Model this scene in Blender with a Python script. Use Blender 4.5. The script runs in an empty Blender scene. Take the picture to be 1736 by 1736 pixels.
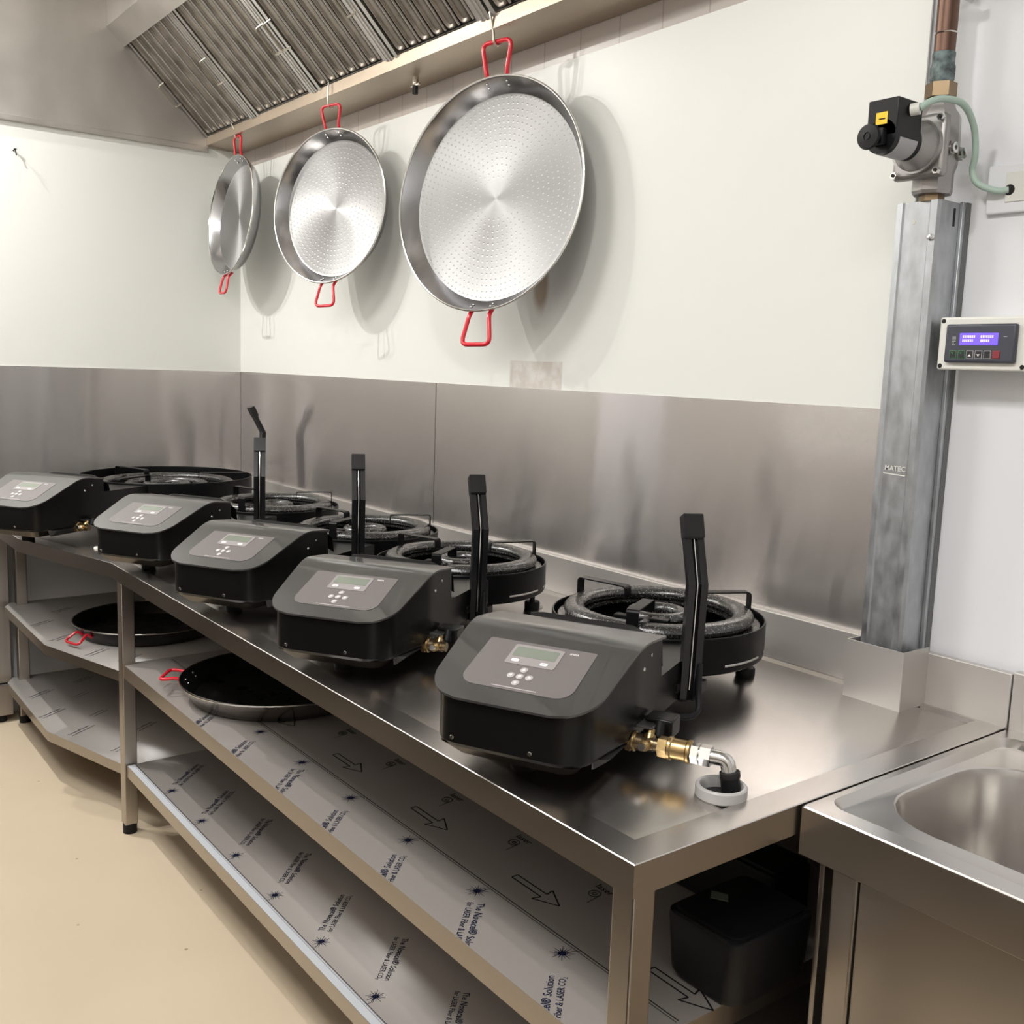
import bpy, bmesh, math, random
from mathutils import Vector, Matrix
random.seed(4)
PI = math.pi
S = bpy.context.scene
COL = S.collection
V = Vector

# ------------------------------------------------------------------ materials
def new_mat(name):
    m = bpy.data.materials.new(name); m.use_nodes = True
    nt = m.node_tree
    return m, nt, nt.nodes['Principled BSDF']

def node(nt, t, **kw):
    n = nt.nodes.new(t)
    for k, v in kw.items():
        if k.startswith('i_'):
            key = k[2:]
            n.inputs[int(key) if key.isdigit() else key].default_value = v
        else:
            setattr(n, k, v)
    return n

def mat(name, col, rough=.5, metal=0., spec=.5, noise=None, bump=None, coat=0., emit=None, aniso=None):
    m, nt, b = new_mat(name)
    b.inputs['Base Color'].default_value = (*col, 1)
    b.inputs['Roughness'].default_value = rough
    b.inputs['Metallic'].default_value = metal
    b.inputs['Specular IOR Level'].default_value = spec
    b.inputs['Coat Weight'].default_value = coat
    L = nt.links.new
    if emit:
        b.inputs['Emission Color'].default_value = (*emit[:3], 1); b.inputs['Emission Strength'].default_value = emit[3]
    tc = node(nt, 'ShaderNodeTexCoord')
    if noise:      # (scale vec, amount, rough amount)
        mp = node(nt, 'ShaderNodeMapping'); mp.inputs['Scale'].default_value = noise[0]
        L(tc.outputs['Object'], mp.inputs[0])
        n = node(nt, 'ShaderNodeTexNoise', i_Scale=1., i_Detail=6.); L(mp.outputs[0], n.inputs[0])
        r = node(nt, 'ShaderNodeMapRange', i_1=.3, i_2=.7, i_3=1-noise[1], i_4=1+noise[1]); L(n.outputs[0], r.inputs[0])
        mx = node(nt, 'ShaderNodeMix', data_type='RGBA', blend_type='MULTIPLY'); mx.inputs[0].default_value = 1
        mx.inputs[6].default_value = (*col, 1); L(r.outputs[0], mx.inputs[7]); L(mx.outputs[2], b.inputs['Base Color'])
        if len(noise) > 2:
            r2 = node(nt, 'ShaderNodeMapRange', i_1=.3, i_2=.7, i_3=max(.02, rough-noise[2]), i_4=rough+noise[2]); L(n.outputs[0], r2.inputs[0])
            L(r2.outputs[0], b.inputs['Roughness'])
    if bump:       # (scale vec, strength, distance, detail)
        mp = node(nt, 'ShaderNodeMapping'); mp.inputs['Scale'].default_value = bump[0]
        L(tc.outputs['Object'], mp.inputs[0])
        n = node(nt, 'ShaderNodeTexNoise', i_Scale=1., i_Detail=bump[3] if len(bump) > 3 else 3.); L(mp.outputs[0], n.inputs[0])
        bp = node(nt, 'ShaderNodeBump', i_Strength=bump[1], i_Distance=bump[2]); L(n.outputs[0], bp.inputs['Height']); L(bp.outputs[0], b.inputs['Normal'])
    if aniso:
        b.inputs['Anisotropic'].default_value = aniso[0]; b.inputs['Anisotropic Rotation'].default_value = aniso[1]
        tg = node(nt, 'ShaderNodeTangent', direction_type='RADIAL', axis=aniso[2]); L(tg.outputs[0], b.inputs['Tangent'])
    return m

M = {}
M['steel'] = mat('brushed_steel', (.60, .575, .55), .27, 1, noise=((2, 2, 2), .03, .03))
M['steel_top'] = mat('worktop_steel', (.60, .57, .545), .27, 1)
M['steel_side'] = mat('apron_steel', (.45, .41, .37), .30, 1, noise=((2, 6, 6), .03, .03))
def brushed(name, col, rough, warp, dist, k):
    """sheet steel brushed along its length: grain tilts the normal up and down only; the sheet itself is slightly buckled"""
    m, nt, b = new_mat(name); L = nt.links.new
    b.inputs['Base Color'].default_value = (*col, 1); b.inputs['Metallic'].default_value = .84; b.inputs['Roughness'].default_value = rough
    tc = node(nt, 'ShaderNodeTexCoord'); mp = node(nt, 'ShaderNodeMapping'); mp.inputs['Scale'].default_value = warp; L(tc.outputs['Object'], mp.inputs[0])
    n = node(nt, 'ShaderNodeTexNoise', i_Scale=1., i_Detail=0.); L(mp.outputs[0], n.inputs[0])
    bp = node(nt, 'ShaderNodeBump', i_Strength=1., i_Distance=dist); L(n.outputs[0], bp.inputs['Height'])
    wn = node(nt, 'ShaderNodeTexWhiteNoise', noise_dimensions='3D'); L(tc.outputs['Object'], wn.inputs[0])
    a = node(nt, 'ShaderNodeMath', operation='MULTIPLY_ADD', i_1=2.7, i_2=-1.35); L(wn.outputs[0], a.inputs[0])
    t = node(nt, 'ShaderNodeMath', operation='TANGENT'); L(a.outputs[0], t.inputs[0])
    q = node(nt, 'ShaderNodeMath', operation='MULTIPLY', i_1=k); L(t.outputs[0], q.inputs[0])
    c = node(nt, 'ShaderNodeCombineXYZ'); L(q.outputs[0], c.inputs[2])
    ad = node(nt, 'ShaderNodeVectorMath', operation='ADD'); L(bp.outputs[0], ad.inputs[0]); L(c.outputs[0], ad.inputs[1])
    nm = node(nt, 'ShaderNodeVectorMath', operation='NORMALIZE'); L(ad.outputs[0], nm.inputs[0]); L(nm.outputs[0], b.inputs['Normal'])
    return m
M['splash'] = brushed('splash_steel', (.60, .565, .545), .06, (3.6, 3.6, .12), .0036, .085)
M['splash_l'] = brushed('splash_left_steel', (.61, .58, .56), .10, (3.2, 5.2, .16), .011, .085)
M['upst'] = mat('upstand_steel', (.60, .575, .55), .46, .82)
M['hood'] = mat('hood_steel', (.56, .53, .495), .42, .82, noise=((4, 4, 3), .12, .06))
M['filter'] = mat('filter_steel', (.34, .305, .265), .42, 1, noise=((14, 14, 14), .22, .1))
M['filter_rim'] = mat('filter_rim_steel', (.66, .64, .61), .32, 1, noise=((10, 10, 10), .08, .05))
M['filter_back'] = mat('filter_back', (.04, .035, .03), .7)
M['gutter'] = mat('gutter_steel', (.47, .395, .315), .40, 1, noise=((2, 20, 20), .08, .05))
M['galv'] = mat('galvanised', (.46, .475, .495), .44, 1, noise=((60, 60, 26), .13, .06))
M['chrome'] = mat('chrome', (.75, .74, .72), .16, 1)
M['wire'] = mat('wire', (.62, .58, .50), .28, 1)
M['brass'] = mat('brass', (.50, .355, .17), .30, 1, noise=((60, 60, 60), .15, .05))
M['brass_d'] = mat('brass_dark', (.25, .185, .115), .32, 1)
M['copper'] = mat('copper', (.155, .095, .072), .42, 1, noise=((20, 20, 8), .25, .1))
M['copper_w'] = mat('copper_oxide', (.13, .165, .165), .65, .3, noise=((70, 70, 70), .85, .1))
M['cast'] = mat('cast_zinc', (.36, .345, .335), .42, .85, noise=((30, 30, 30), .08, .05))
M['black'] = mat('black_powder', (.005, .005, .0055), .30, 0, .17, bump=((420, 420, 420), .1, .0004))
M['black_side'] = mat('black_satin', (.006, .006, .0058), .28, 0, .30)
M['plate'] = mat('console_plate', (.034, .034, .033), .36, 0, .9, noise=((6, 6, 6), .06, .04), coat=.7)
M['sticker'] = mat('membrane', (.16, .144, .142), .30, 0, .7)
M['bezel'] = mat('bezel', (.30, .275, .275), .36, 0, .5)
M['lcd'] = mat('lcd', (.20, .225, .185), .12, 0, .7)
M['key_w'] = mat('key_white', (.85, .82, .82), .4)
M['key_g'] = mat('key_grey', (.42, .385, .39), .4)
M['rubber'] = mat('rubber', (.008, .008, .009), .5, 0, .25)
M['black_plastic'] = mat('black_plastic', (.006, .006, .007), .40, 0, .26)
M['cap'] = mat('cap_gloss', (.008, .008, .009), .22, 0, .7)
M['red'] = mat('red_enamel', (.72, .018, .035), .22, 0, .5, coat=.4)
M['white_pl'] = mat('white_plastic', (.74, .73, .68), .4)
M['ring_pl'] = mat('grommet_grey', (.46, .45, .44), .4)
M['cable'] = mat('cable_green', (.40, .52, .45), .45)
M['yellow'] = mat('yellow_label', (.85, .58, .02), .5)
M['grey_label'] = mat('grey_label', (.38, .38, .39), .5)
M['disp_b'] = mat('panel_dark', (.055, .058, .075), .35)
M['disp'] = mat('panel_screen', (.10, .06, .6), .3, emit=(.17, .10, .95, 1.0))
M['disp_t'] = mat('screen_text', (.5, .45, .95), .4, emit=(.55, .48, 1., 1.1))
M['key_k'] = mat('key_black', (.02, .02, .022), .4)
M['key_gn'] = mat('key_green', (.05, .22, .08), .4)
M['key_rd'] = mat('key_red', (.25, .03, .04), .4)
M['film'] = mat('film_grey', (.30, .275, .255), .34, .15, .4, bump=((5, 5, 5), .2, .002, 1.))
M['film_l'] = mat('film_left', (.38, .36, .34), .32, .15, .4, bump=((6, 6, 6), .5, .005, 3.))
M['film_w'] = mat('film_white', (.62, .64, .68), .28, .15, .5)
M['ink'] = mat('ink_blue', (.010, .012, .035), .6, 0, .1)
M['ink_k'] = mat('ink_black', (.012, .012, .014), .6, 0, .1)
M['slot'] = mat('slot_grey', (.55, .54, .52), .4, .6)
M['strip'] = mat('strip_grey', (.13, .135, .135), .5)
M['tray'] = mat('tray_dark_steel', (.10, .085, .068), .25, .9)
M['tag'] = mat('tag_green', (.10, .12, .09), .5)
M['blackiron'] = mat('pan_black_iron', (.010, .0095, .009), .33, .2, .5, noise=((20, 20, 20), .4, .1))
M['pan_side'] = mat('pan_side_steel', (.36, .335, .31), .24, 1)
M['ceil'] = mat('ceiling_paint', (.74, .73, .70), .8)
M['plain'] = mat('wall_paint', (.77, .775, .80), .6, bump=((14, 14, 14), .2, .004))
M['wall_d'] = mat('wall_grey', (.60, .60, .60), .6)
M['wall_m'] = mat('wall_brown_grey', (.52, .49, .46), .6)
M['wall_low2'] = mat('low_back_panel', (.16, .15, .14), .5)  # dark colour stands in for the shade under the bench
M['wall_low'] = mat('low_cladding', (.085, .07, .058), .5)  # dark tone for the added out-of-frame low walls
M['cab'] = mat('cabinet_steel', (.40, .37, .35), .38, .9, noise=((30, 30, 2), .05, .05))
M['dark'] = mat('dark_gap', (.012, .011, .010), .8)
M['lamp'] = mat('lamp_housing', (.8, .8, .8), .4)

def enamel():
    m, nt, b = new_mat('speckled_enamel'); L = nt.links.new
    tc = node(nt, 'ShaderNodeTexCoord')
    v = node(nt, 'ShaderNodeTexVoronoi', i_Scale=330.); L(tc.outputs['Object'], v.inputs['Vector'])
    r = node(nt, 'ShaderNodeMapRange', i_1=.22, i_2=.30, i_3=1., i_4=0.); L(v.outputs['Distance'], r.inputs[0])
    n = node(nt, 'ShaderNodeTexNoise', i_Scale=160.); L(tc.outputs['Object'], n.inputs['Vector'])
    r2 = node(nt, 'ShaderNodeMapRange', i_1=.46, i_2=.54, i_3=0., i_4=1.); L(n.outputs[0], r2.inputs[0])
    mu = node(nt, 'ShaderNodeMath', operation='MULTIPLY'); L(r.outputs[0], mu.inputs[0]); L(r2.outputs[0], mu.inputs[1])
    mx = node(nt, 'ShaderNodeMix', data_type='RGBA'); L(mu.outputs[0], mx.inputs[0])
    mx.inputs[6].default_value = (.012, .012, .012, 1); mx.inputs[7].default_value = (.42, .41, .39, 1)
    L(mx.outputs[2], b.inputs['Base Color'])
    b.inputs['Specular IOR Level'].default_value = 1.
    b.inputs['Roughness'].default_value = .26
    bp = node(nt, 'ShaderNodeBump', i_Strength=.35, i_Distance=.0015); L(n.outputs[0], bp.inputs['Height']); L(bp.outputs[0], b.inputs['Normal'])
    return m
M['enamel'] = enamel()

def pan_base(name, dr):
    """circular brushed steel with concentric rows of pressed dimples"""
    m, nt, b = new_mat(name); L = nt.links.new
    b.inputs['Base Color'].default_value = (.34, .337, .335, 1); b.inputs['Metallic'].default_value = 1
    b.inputs['Roughness'].default_value = .46
    b.inputs['Anisotropic'].default_value = .82
    tg = node(nt, 'ShaderNodeTangent', direction_type='RADIAL', axis='Z'); L(tg.outputs[0], b.inputs['Tangent'])
    tc = node(nt, 'ShaderNodeTexCoord'); sp = node(nt, 'ShaderNodeSeparateXYZ'); L(tc.outputs['Object'], sp.inputs[0])
    def mth(op, a, c=None):
        n = node(nt, 'ShaderNodeMath', operation=op)
        for i, q in enumerate((a, c)):
            if q is None: continue
            if isinstance(q, (int, float)): n.inputs[i].default_value = q
            else: L(q, n.inputs[i])
        return n.outputs[0]
    x, y = sp.outputs[0], sp.outputs[1]
    r = mth('SQRT', mth('ADD', mth('MULTIPLY', x, x), mth('MULTIPLY', y, y)))
    a = mth('ADD', mth('ARCTAN2', y, x), PI)
    q = mth('DIVIDE', r, dr); i = mth('FLOOR', q)
    N = mth('ROUND', mth('MULTIPLY', mth('ADD', i, .5), 2*PI))
    f = mth('FRACT', mth('ADD', mth('DIVIDE', mth('MULTIPLY', a, N), 2*PI), mth('MULTIPLY', i, .37)))
    dx = mth('SUBTRACT', f, .5); dy = mth('SUBTRACT', mth('FRACT', q), .5)
    d = mth('SQRT', mth('ADD', mth('MULTIPLY', dx, dx), mth('MULTIPLY', dy, dy)))
    h = node(nt, 'ShaderNodeMapRange', interpolation_type='SMOOTHSTEP', i_1=.03, i_2=.20, i_3=-1., i_4=0.); L(d, h.inputs[0])
    ok = node(nt, 'ShaderNodeMapRange', i_1=.055, i_2=.06, i_3=0., i_4=1.); L(r, ok.inputs[0])
    hh = mth('MULTIPLY', h.outputs[0], ok.outputs[0])
    bp = node(nt, 'ShaderNodeBump', i_Strength=.35, i_Distance=.0011); L(hh, bp.inputs['Height']); L(bp.outputs[0], b.inputs['Normal'])
    return m
M['pan_base'] = pan_base('pan_dimpled_base', .0165)
M['pan_wall'] = mat('pan_wall_steel', (.50, .50, .515), .20, 1, bump=((9, 9, 9), .3, .003, 2.), aniso=(.5, 0., 'Z'))

def cladding(name, marks):
    """white wall cladding; worn marks with shapes of their own: (cx, cz, rx, rz, soft, colour, box?)"""
    m, nt, b = new_mat(name); L = nt.links.new
    b.inputs['Roughness'].default_value = .33; b.inputs['Specular IOR Level'].default_value = .35
    tc = node(nt, 'ShaderNodeTexCoord'); sp = node(nt, 'ShaderNodeSeparateXYZ'); L(tc.outputs['Object'], sp.inputs[0])
    n = node(nt, 'ShaderNodeTexNoise', i_Scale=26., i_Detail=5.); L(tc.outputs['Object'], n.inputs['Vector'])
    prev = None; base = (.785, .785, .745, 1)
    def mth(op, a, c=None):
        k = node(nt, 'ShaderNodeMath', operation=op)
        for i, q in enumerate((a, c)):
            if q is None: continue
            if isinstance(q, (int, float)): k.inputs[i].default_value = q
            else: L(q, k.inputs[i])
        return k.outputs[0]
    for cx, cz, rx, rz, soft, col, boxy, amt in marks:
        u = mth('DIVIDE', mth('SUBTRACT', sp.outputs[0], cx), rx); w = mth('DIVIDE', mth('SUBTRACT', sp.outputs[2], cz), rz)
        if boxy: d = mth('MAXIMUM', mth('ABSOLUTE', u), mth('ABSOLUTE', w))
        else: d = mth('SQRT', mth('ADD', mth('MULTIPLY', u, u), mth('MULTIPLY', w, w)))
        d = mth('ADD', d, mth('MULTIPLY', mth('SUBTRACT', n.outputs[0], .5), .25 if not boxy else .06))
        r = node(nt, 'ShaderNodeMapRange', interpolation_type='SMOOTHSTEP', i_1=1-soft, i_2=1., i_3=amt, i_4=0.); L(d, r.inputs[0])
        fac = r.outputs[0]
        if boxy:
            g = node(nt, 'ShaderNodeMapRange', i_1=.35, i_2=.6, i_3=.45, i_4=1.); L(n.outputs[0], g.inputs[0]); fac = mth('MULTIPLY', fac, g.outputs[0])
        mx = node(nt, 'ShaderNodeMix', data_type='RGBA'); L(fac, mx.inputs[0])
        if prev is None: mx.inputs[6].default_value = base
        else: L(prev, mx.inputs[6])
        mx.inputs[7].default_value = (*col, 1); prev = mx.outputs[2]
    if prev is None: b.inputs['Base Color'].default_value = base
    else: L(prev, b.inputs['Base Color'])
    n2 = node(nt, 'ShaderNodeTexNoise', i_Scale=3.); L(tc.outputs['Object'], n2.inputs['Vector'])
    bp = node(nt, 'ShaderNodeBump', i_Strength=.15, i_Distance=.01); L(n2.outputs[0], bp.inputs['Height']); L(bp.outputs[0], b.inputs['Normal'])
    return m
M['clad_b'] = cladding('cladding_back', [(2.128, 1.70, .043, .095, .55, (.30, .17, .06), False, .8), (2.117, 1.449, .122, .040, .06, (.55, .49, .44), True, .8)])
M['clad_l'] = cladding('cladding_left', [])

def tiles():
    m, nt, b = new_mat('wall_tile'); L = nt.links.new
    tc = node(nt, 'ShaderNodeTexCoord'); mp = node(nt, 'ShaderNodeMapping'); mp.inputs['Rotation'].default_value = (PI/2, 0, 0)
    L(tc.outputs['Object'], mp.inputs[0])
    k = node(nt, 'ShaderNodeTexBrick', offset=0., i_Scale=1.); L(mp.outputs[0], k.inputs[0])
    k.inputs['Color1'].default_value = (.46, .41, .37, 1); k.inputs['Color2'].default_value = (.44, .39, .35, 1); k.inputs['Mortar'].default_value = (.34, .29, .25, 1)
    k.inputs['Mortar Size'].default_value = .0025; k.inputs['Brick Width'].default_value = .15; k.inputs['Row Height'].default_value = .15
    L(k.outputs[0], b.inputs['Base Color']); b.inputs['Roughness'].default_value = .3
    return m
M['tile'] = tiles()

def floor_mat():
    m, nt, b = new_mat('floor_resin'); L = nt.links.new
    tc = node(nt, 'ShaderNodeTexCoord')
    n = node(nt, 'ShaderNodeTexNoise', i_Scale=2.2, i_Detail=5.); L(tc.outputs['Object'], n.inputs['Vector'])
    mx = node(nt, 'ShaderNodeMix', data_type='RGBA'); L(n.outputs[0], mx.inputs[0])
    mx.inputs[6].default_value = (.58, .475, .345, 1); mx.inputs[7].default_value = (.66, .55, .41, 1)
    v = node(nt, 'ShaderNodeTexVoronoi', i_Scale=9.); L(tc.outputs['Object'], v.inputs['Vector'])
    r = node(nt, 'ShaderNodeMapRange', i_1=.035, i_2=.055, i_3=.7, i_4=0.); L(v.outputs['Distance'], r.inputs[0])
    mx2 = node(nt, 'ShaderNodeMix', data_type='RGBA'); L(r.outputs[0], mx2.inputs[0]); L(mx.outputs[2], mx2.inputs[6]); mx2.inputs[7].default_value = (.22, .15, .08, 1)
    L(mx2.outputs[2], b.inputs['Base Color'])
    b.inputs['Roughness'].default_value = .33; b.inputs['Specular IOR Level'].default_value = .4
    return m
M['floor'] = floor_mat()

# ------------------------------------------------------------------ mesh builder
class MB:
    def __init__(s): s.bm = bmesh.new(); s.mats = []
    def mi(s, m):
        if m not in s.mats: s.mats.append(m)
        return s.mats.index(m)
    def _set(s, faces, m):
        i = s.mi(m)
        for f in faces: f.material_index = i
    def box(s, x0, x1, y0, y1, z0, z1, m, bev=0., seg=2, mx=None):
        r = bmesh.ops.create_cube(s.bm, size=1.)
        vs = r['verts']
        for v in vs:
            v.co = V(((x0+x1)/2+v.co.x*(x1-x0), (y0+y1)/2+v.co.y*(y1-y0), (z0+z1)/2+v.co.z*(z1-z0)))
        fs = list({f for v in vs for f in v.link_faces})
        s._set(fs, m)
        if bev:
            es = list({e for v in vs for e in v.link_edges})
            q = bmesh.ops.bevel(s.bm, geom=es, offset=bev, segments=seg, profile=.5, affect='EDGES', clamp_overlap=True)
            vs = list({v for f in q['faces'] for v in f.verts} | {v for v in vs if v.is_valid})
            s._set([f for v in vs for f in v.link_faces], m)
        if mx is not None:
            for v in {v for v in vs if v.is_valid}: v.co = mx @ v.co
        return s
    def loft(s, rings, m, closed=True, cap0=True, cap1=True):
        R = [[s.bm.verts.new(p) for p in r] for r in rings]
        fs = []; n = len(R[0])
        for a, b in zip(R, R[1:]):
            for i in range(n if closed else n-1):
                j = (i+1) % n
                fs.append(s.bm.faces.new((a[i], a[j], b[j], b[i])))
        if cap0 and closed: fs.append(s.bm.faces.new(R[0][::-1]))
        if cap1 and closed: fs.append(s.bm.faces.new(R[-1]))
        s._set(fs, m); return s
    def tube(s, pts, r, m, n=10, cap=True):
        pts = [V(p) for p in pts]
        rad = r if isinstance(r, (list, tuple)) else [r]*len(pts)
        rings = []; up = None
        for i, p in enumerate(pts):
            t = (pts[min(i+1, len(pts)-1)]-pts[max(i-1, 0)]).normalized()
            if up is None:
                up = V((0, 0, 1)) if abs(t.z) < .9 else V((1, 0, 0))
            u = t.cross(up).normalized(); up = u.cross(t).normalized()
            rings.append([p+(u*math.cos(2*PI*k/n)+up*math.sin(2*PI*k/n))*rad[i] for k in range(n)])
        return s.loft(rings, m, True, cap, cap)
    def cyl(s, a, b, r, m, n=20, r2=None):
        return s.tube([a, b], [r, r if r2 is None else r2], m, n)
    def lathe(s, prof, m, n=48, c=(0, 0, 0), mx=None, cap0=False, cap1=False, a0=0., a1=None):
        full = a1 is None
        rings = []
        for r, z in prof:
            if full: rings.append([V((c[0]+r*math.cos(2*PI*k/n), c[1]+r*math.sin(2*PI*k/n), c[2]+z)) for k in range(n)])
            else: rings.append([V((c[0]+r*math.cos(a0+(a1-a0)*k/n), c[1]+r*math.sin(a0+(a1-a0)*k/n), c[2]+z)) for k in range(n+1)])
        if mx is not None: rings = [[mx @ p for p in r] for r in rings]
        return s.loft(rings, m, full, cap0, cap1)
    def torus(s, R, r, z, m, n=64, k=14, c=(0, 0), sq=1.):
        rings = []
        for j in range(k+1):
            a = 2*PI*j/k
            rings.append((R+r*math.cos(a), z+r*sq*math.sin(a)))
        return s.lathe(rings, m, n, (c[0], c[1], 0))
    def prism(s, poly, z0, z1, m):
        return s.loft([[V((x, y, z0)) for x, y in poly], [V((x, y, z1)) for x, y in poly]], m)
    def prism_x(s, poly, x0, x1, m):     # poly in (y,z)
        return s.loft([[V((x0, y, z)) for y, z in poly], [V((x1, y, z)) for y, z in poly]], m)
    def quad(s, pts, m):
        f = s.bm.faces.new([s.bm.verts.new(V(p)) for p in pts]); s._set([f], m); return s
    def hexnut(s, a, b, r, m): return s.tube([a, b], r, m, 6)
    def mesh_in(s, me, mx, m):
        vs = [s.bm.verts.new(mx @ v.co) for v in me.vertices]
        fs = []
        for p in me.polygons:
            try: fs.append(s.bm.faces.new([vs[i] for i in p.vertices]))
            except ValueError: pass
        s._set(fs, m); return s
    def text(s, txt, size, mx, m, align='LEFT', shear=0., bold=.012):
        cu = bpy.data.curves.new('t', 'FONT'); cu.body = txt; cu.size = size; cu.align_x = align; cu.shear = shear
        cu.resolution_u = 2; cu.offset = size*bold
        o = bpy.data.objects.new('t', cu); COL.objects.link(o)
        dg = bpy.context.evaluated_depsgraph_get()
        me = bpy.data.meshes.new_from_object(o.evaluated_get(dg))
        s.mesh_in(me, mx, m)
        wd = max([v.co.x for v in me.vertices] or [0])
        bpy.data.objects.remove(o); bpy.data.meshes.remove(me); bpy.data.curves.remove(cu)
        return wd
    def build(s, name, parent=None, mx=None, angle=35, label=None, recalc=True):
        if recalc: bmesh.ops.recalc_face_normals(s.bm, faces=s.bm.faces)
        th = math.radians(angle)
        for f in s.bm.faces: f.smooth = True
        for e in s.bm.edges:
            lf = e.link_faces
            if len(lf) == 2:
                a1, a2 = lf[0].calc_area(), lf[1].calc_area()
                ang = e.calc_face_angle(0)
                e.smooth = not (ang > th or (ang > .2 and len(lf[0].verts) == 4 and e.calc_length() > 3*min(a1, a2)/max(e.calc_length(), 1e-9) and max(a1, a2) > 5*min(a1, a2)))
        me = bpy.data.meshes.new(name); s.bm.to_mesh(me); s.bm.free()
        for m in s.mats: me.materials.append(m)
        o = bpy.data.objects.new(name, me); COL.objects.link(o)
        if parent: o.parent = parent
        if mx is not None: o.matrix_local = mx
        if label: o['label'] = label
        return o

def tag(o, label, cat, group=None, kind=None):
    o['label'] = label; o['category'] = cat
    if group: o['group'] = group
    if kind: o['kind'] = kind
    return o
def thing(name, label, cat, loc=(0, 0, 0), rz=0., group=None, mx=None):
    o = bpy.data.objects.new(name, None); COL.objects.link(o); o.empty_display_size = .05
    if mx is not None: o.matrix_world = mx
    else: o.location = loc; o.rotation_euler = (0, 0, rz)
    return tag(o, label, cat, group)
def struct(o): o['kind'] = 'structure'; return o
def copy_tree(o, skip=(), parent=None):
    c = o.copy(); COL.objects.link(c)
    if parent: c.parent = parent
    for ch in list(o.children):
        if ch.name.split('.')[0] not in skip: copy_tree(ch, skip, c)
    return c
def rrect(x0, x1, y0, y1, r, n=6):
    P = []
    for cx, cy, a in ((x1-r, y1-r, 0), (x0+r, y1-r, PI/2), (x0+r, y0+r, PI), (x1-r, y0+r, 1.5*PI)):
        for k in range(n+1): P.append((cx+r*math.cos(a+PI/2*k/n), cy+r*math.sin(a+PI/2*k/n)))
    return P
def fillet(pts, r, n=5):
    """round the inner corners of a polyline"""
    pts = [V(p) for p in pts]; out = [pts[0]]
    for a, b, c in zip(pts, pts[1:], pts[2:]):
        d1 = (a-b); d2 = (c-b); q = min(r, d1.length*.45, d2.length*.45)
        p1 = b+d1.normalized()*q; p2 = b+d2.normalized()*q
        for k in range(n+1):
            t = k/n; out.append(p1*(1-t)**2+b*2*t*(1-t)+p2*t*t)
    out.append(pts[-1]); return out

# ------------------------------------------------------------------ room
RX, RY, RZ = 5.4, -2.7, 3.05
b = MB(); b.box(-.1, RX+.1, RY-.1, .1, -.05, 0, M['floor']); struct(b.build('floor'))
b = MB(); b.box(-.1, RX+.1, RY-.1, .1, RZ, RZ+.05, M['ceil']); struct(b.build('ceiling'))
b = MB(); b.box(-.1, RX+.1, 0.012, .1, 0, RZ, M['plain']); b.box(0, 3.25, .004, .0125, 1.2, RZ, M['tile']); b.box(0, 3.55, .004, .0125, 0, .84, M['wall_low2']); struct(b.build('wall_back'))  # lowest dark sheet paints the under-bench shade onto the wall
b = MB(); b.box(-.1, -.012, RY, .1, 0, RZ, M['plain']); struct(b.build('wall_left'))
b = MB(); b.box(RX, RX+.1, RY, .1, 0, RZ, M['wall_d']); struct(b.build('wall_right'))
b = MB(); b.box(-.1, RX+.1, RY-.1, RY, 0, RZ, M['wall_m']); struct(b.build('wall_front'))
# cladding sheets above the splashback
b = MB(); b.box(.0, 3.262, -.001, .003, 1.411, 2.283, M['clad_b']); struct(b.build('trim_1'))
b = MB(); b.box(-.012, .0, -2.2, .003, 1.409, 2.36, M['clad_l']); struct(b.build('trim_2'))
# lower plain cladding below the bench on the left
b = MB(); b.box(-.012, -.004, -2.2, .003, 0.0, .9, M['plain']); struct(b.build('trim_3'))
b = MB(); b.box(0, RX, RY, RY+.02, 0.0, .88, M['wall_low']); b.box(0, 3.6, RY+.02, -1.75, 0.0, .88, M['wall_low']); struct(b.build('trim_4'))  # unseen dark half wall and low sheet, added to darken reflections in the steel

# splashback sheets
b = MB(); b.box(.002, 1.605, -.003, .003, .86, 1.411, M['splash'])
tag(b.build('splashback_panel'), 'stainless splashback sheet on the back wall, between corner and upright seam', 'splashback', 'splashback sheets')
b = MB(); b.box(1.609, 3.30, -.003, .003, .86, 1.411, M['splash'])
tag(b.build('splashback_panel'), 'long stainless splashback sheet on the back wall reaching the galvanised duct', 'splashback', 'splashback sheets')
b = MB(); b.box(-.008, .003, -2.2, -.004, .86, 1.409, M['splash_l'])
tag(b.build('splashback_panel'), 'stainless splashback sheet on the left wall behind the far burner', 'splashback', 'splashback sheets')

# nail in left wall
t = thing('nail', 'small bent nail sticking out of the white left wall', 'nail', (0, -.912, 2.228))
b = MB(); b.tube([(0, 0, 0), (.018, .004, .003), (.024, .006, -.02)], .0025, M['dark'], 6); b.build('shaft', t)
b = MB(); b.lathe([(0, .0), (.006, .0), (.006, .002), (0, .002)], M['dark'], 10, (.018, .004, .003)); b.build('head', t)

# ------------------------------------------------------------------ hood
t = thing('extractor_hood', 'stainless extractor hood over the back wall with a sloped filter bank', 'extractor hood', (0, 0, 2.36))
off = Matrix.Translation((0, 0, -2.36))
b = MB(); b.prism_x([(-.001, 2.352), (-1.9, 2.352), (-1.9, 3.04), (-.001, 3.04)], .0005, .004, M['hood'])
b.build('end_panel', t, off)
b = MB(); b.box(0, .016, -1.9, -.15, 2.335, 2.358, M['hood'], .003); b.build('edge_trim', t, off)
b = MB(); b.prism_x([(.002, 2.352), (-.152, 2.362), (-.152, 2.398), (-.149, 2.398), (-.149, 2.366), (.002, 2.356)], .005, 3.2, M['gutter'])
b.build('grease_gutter', t, off)
b = MB(); b.prism_x([(-.489, 2.692), (-.556, 2.756), (-.559, 3.04), (-.555, 3.04), (-.552, 2.758), (-.487, 2.696)], .005, 3.2, M['hood'])
b.build('front_channel', t, off)
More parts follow.
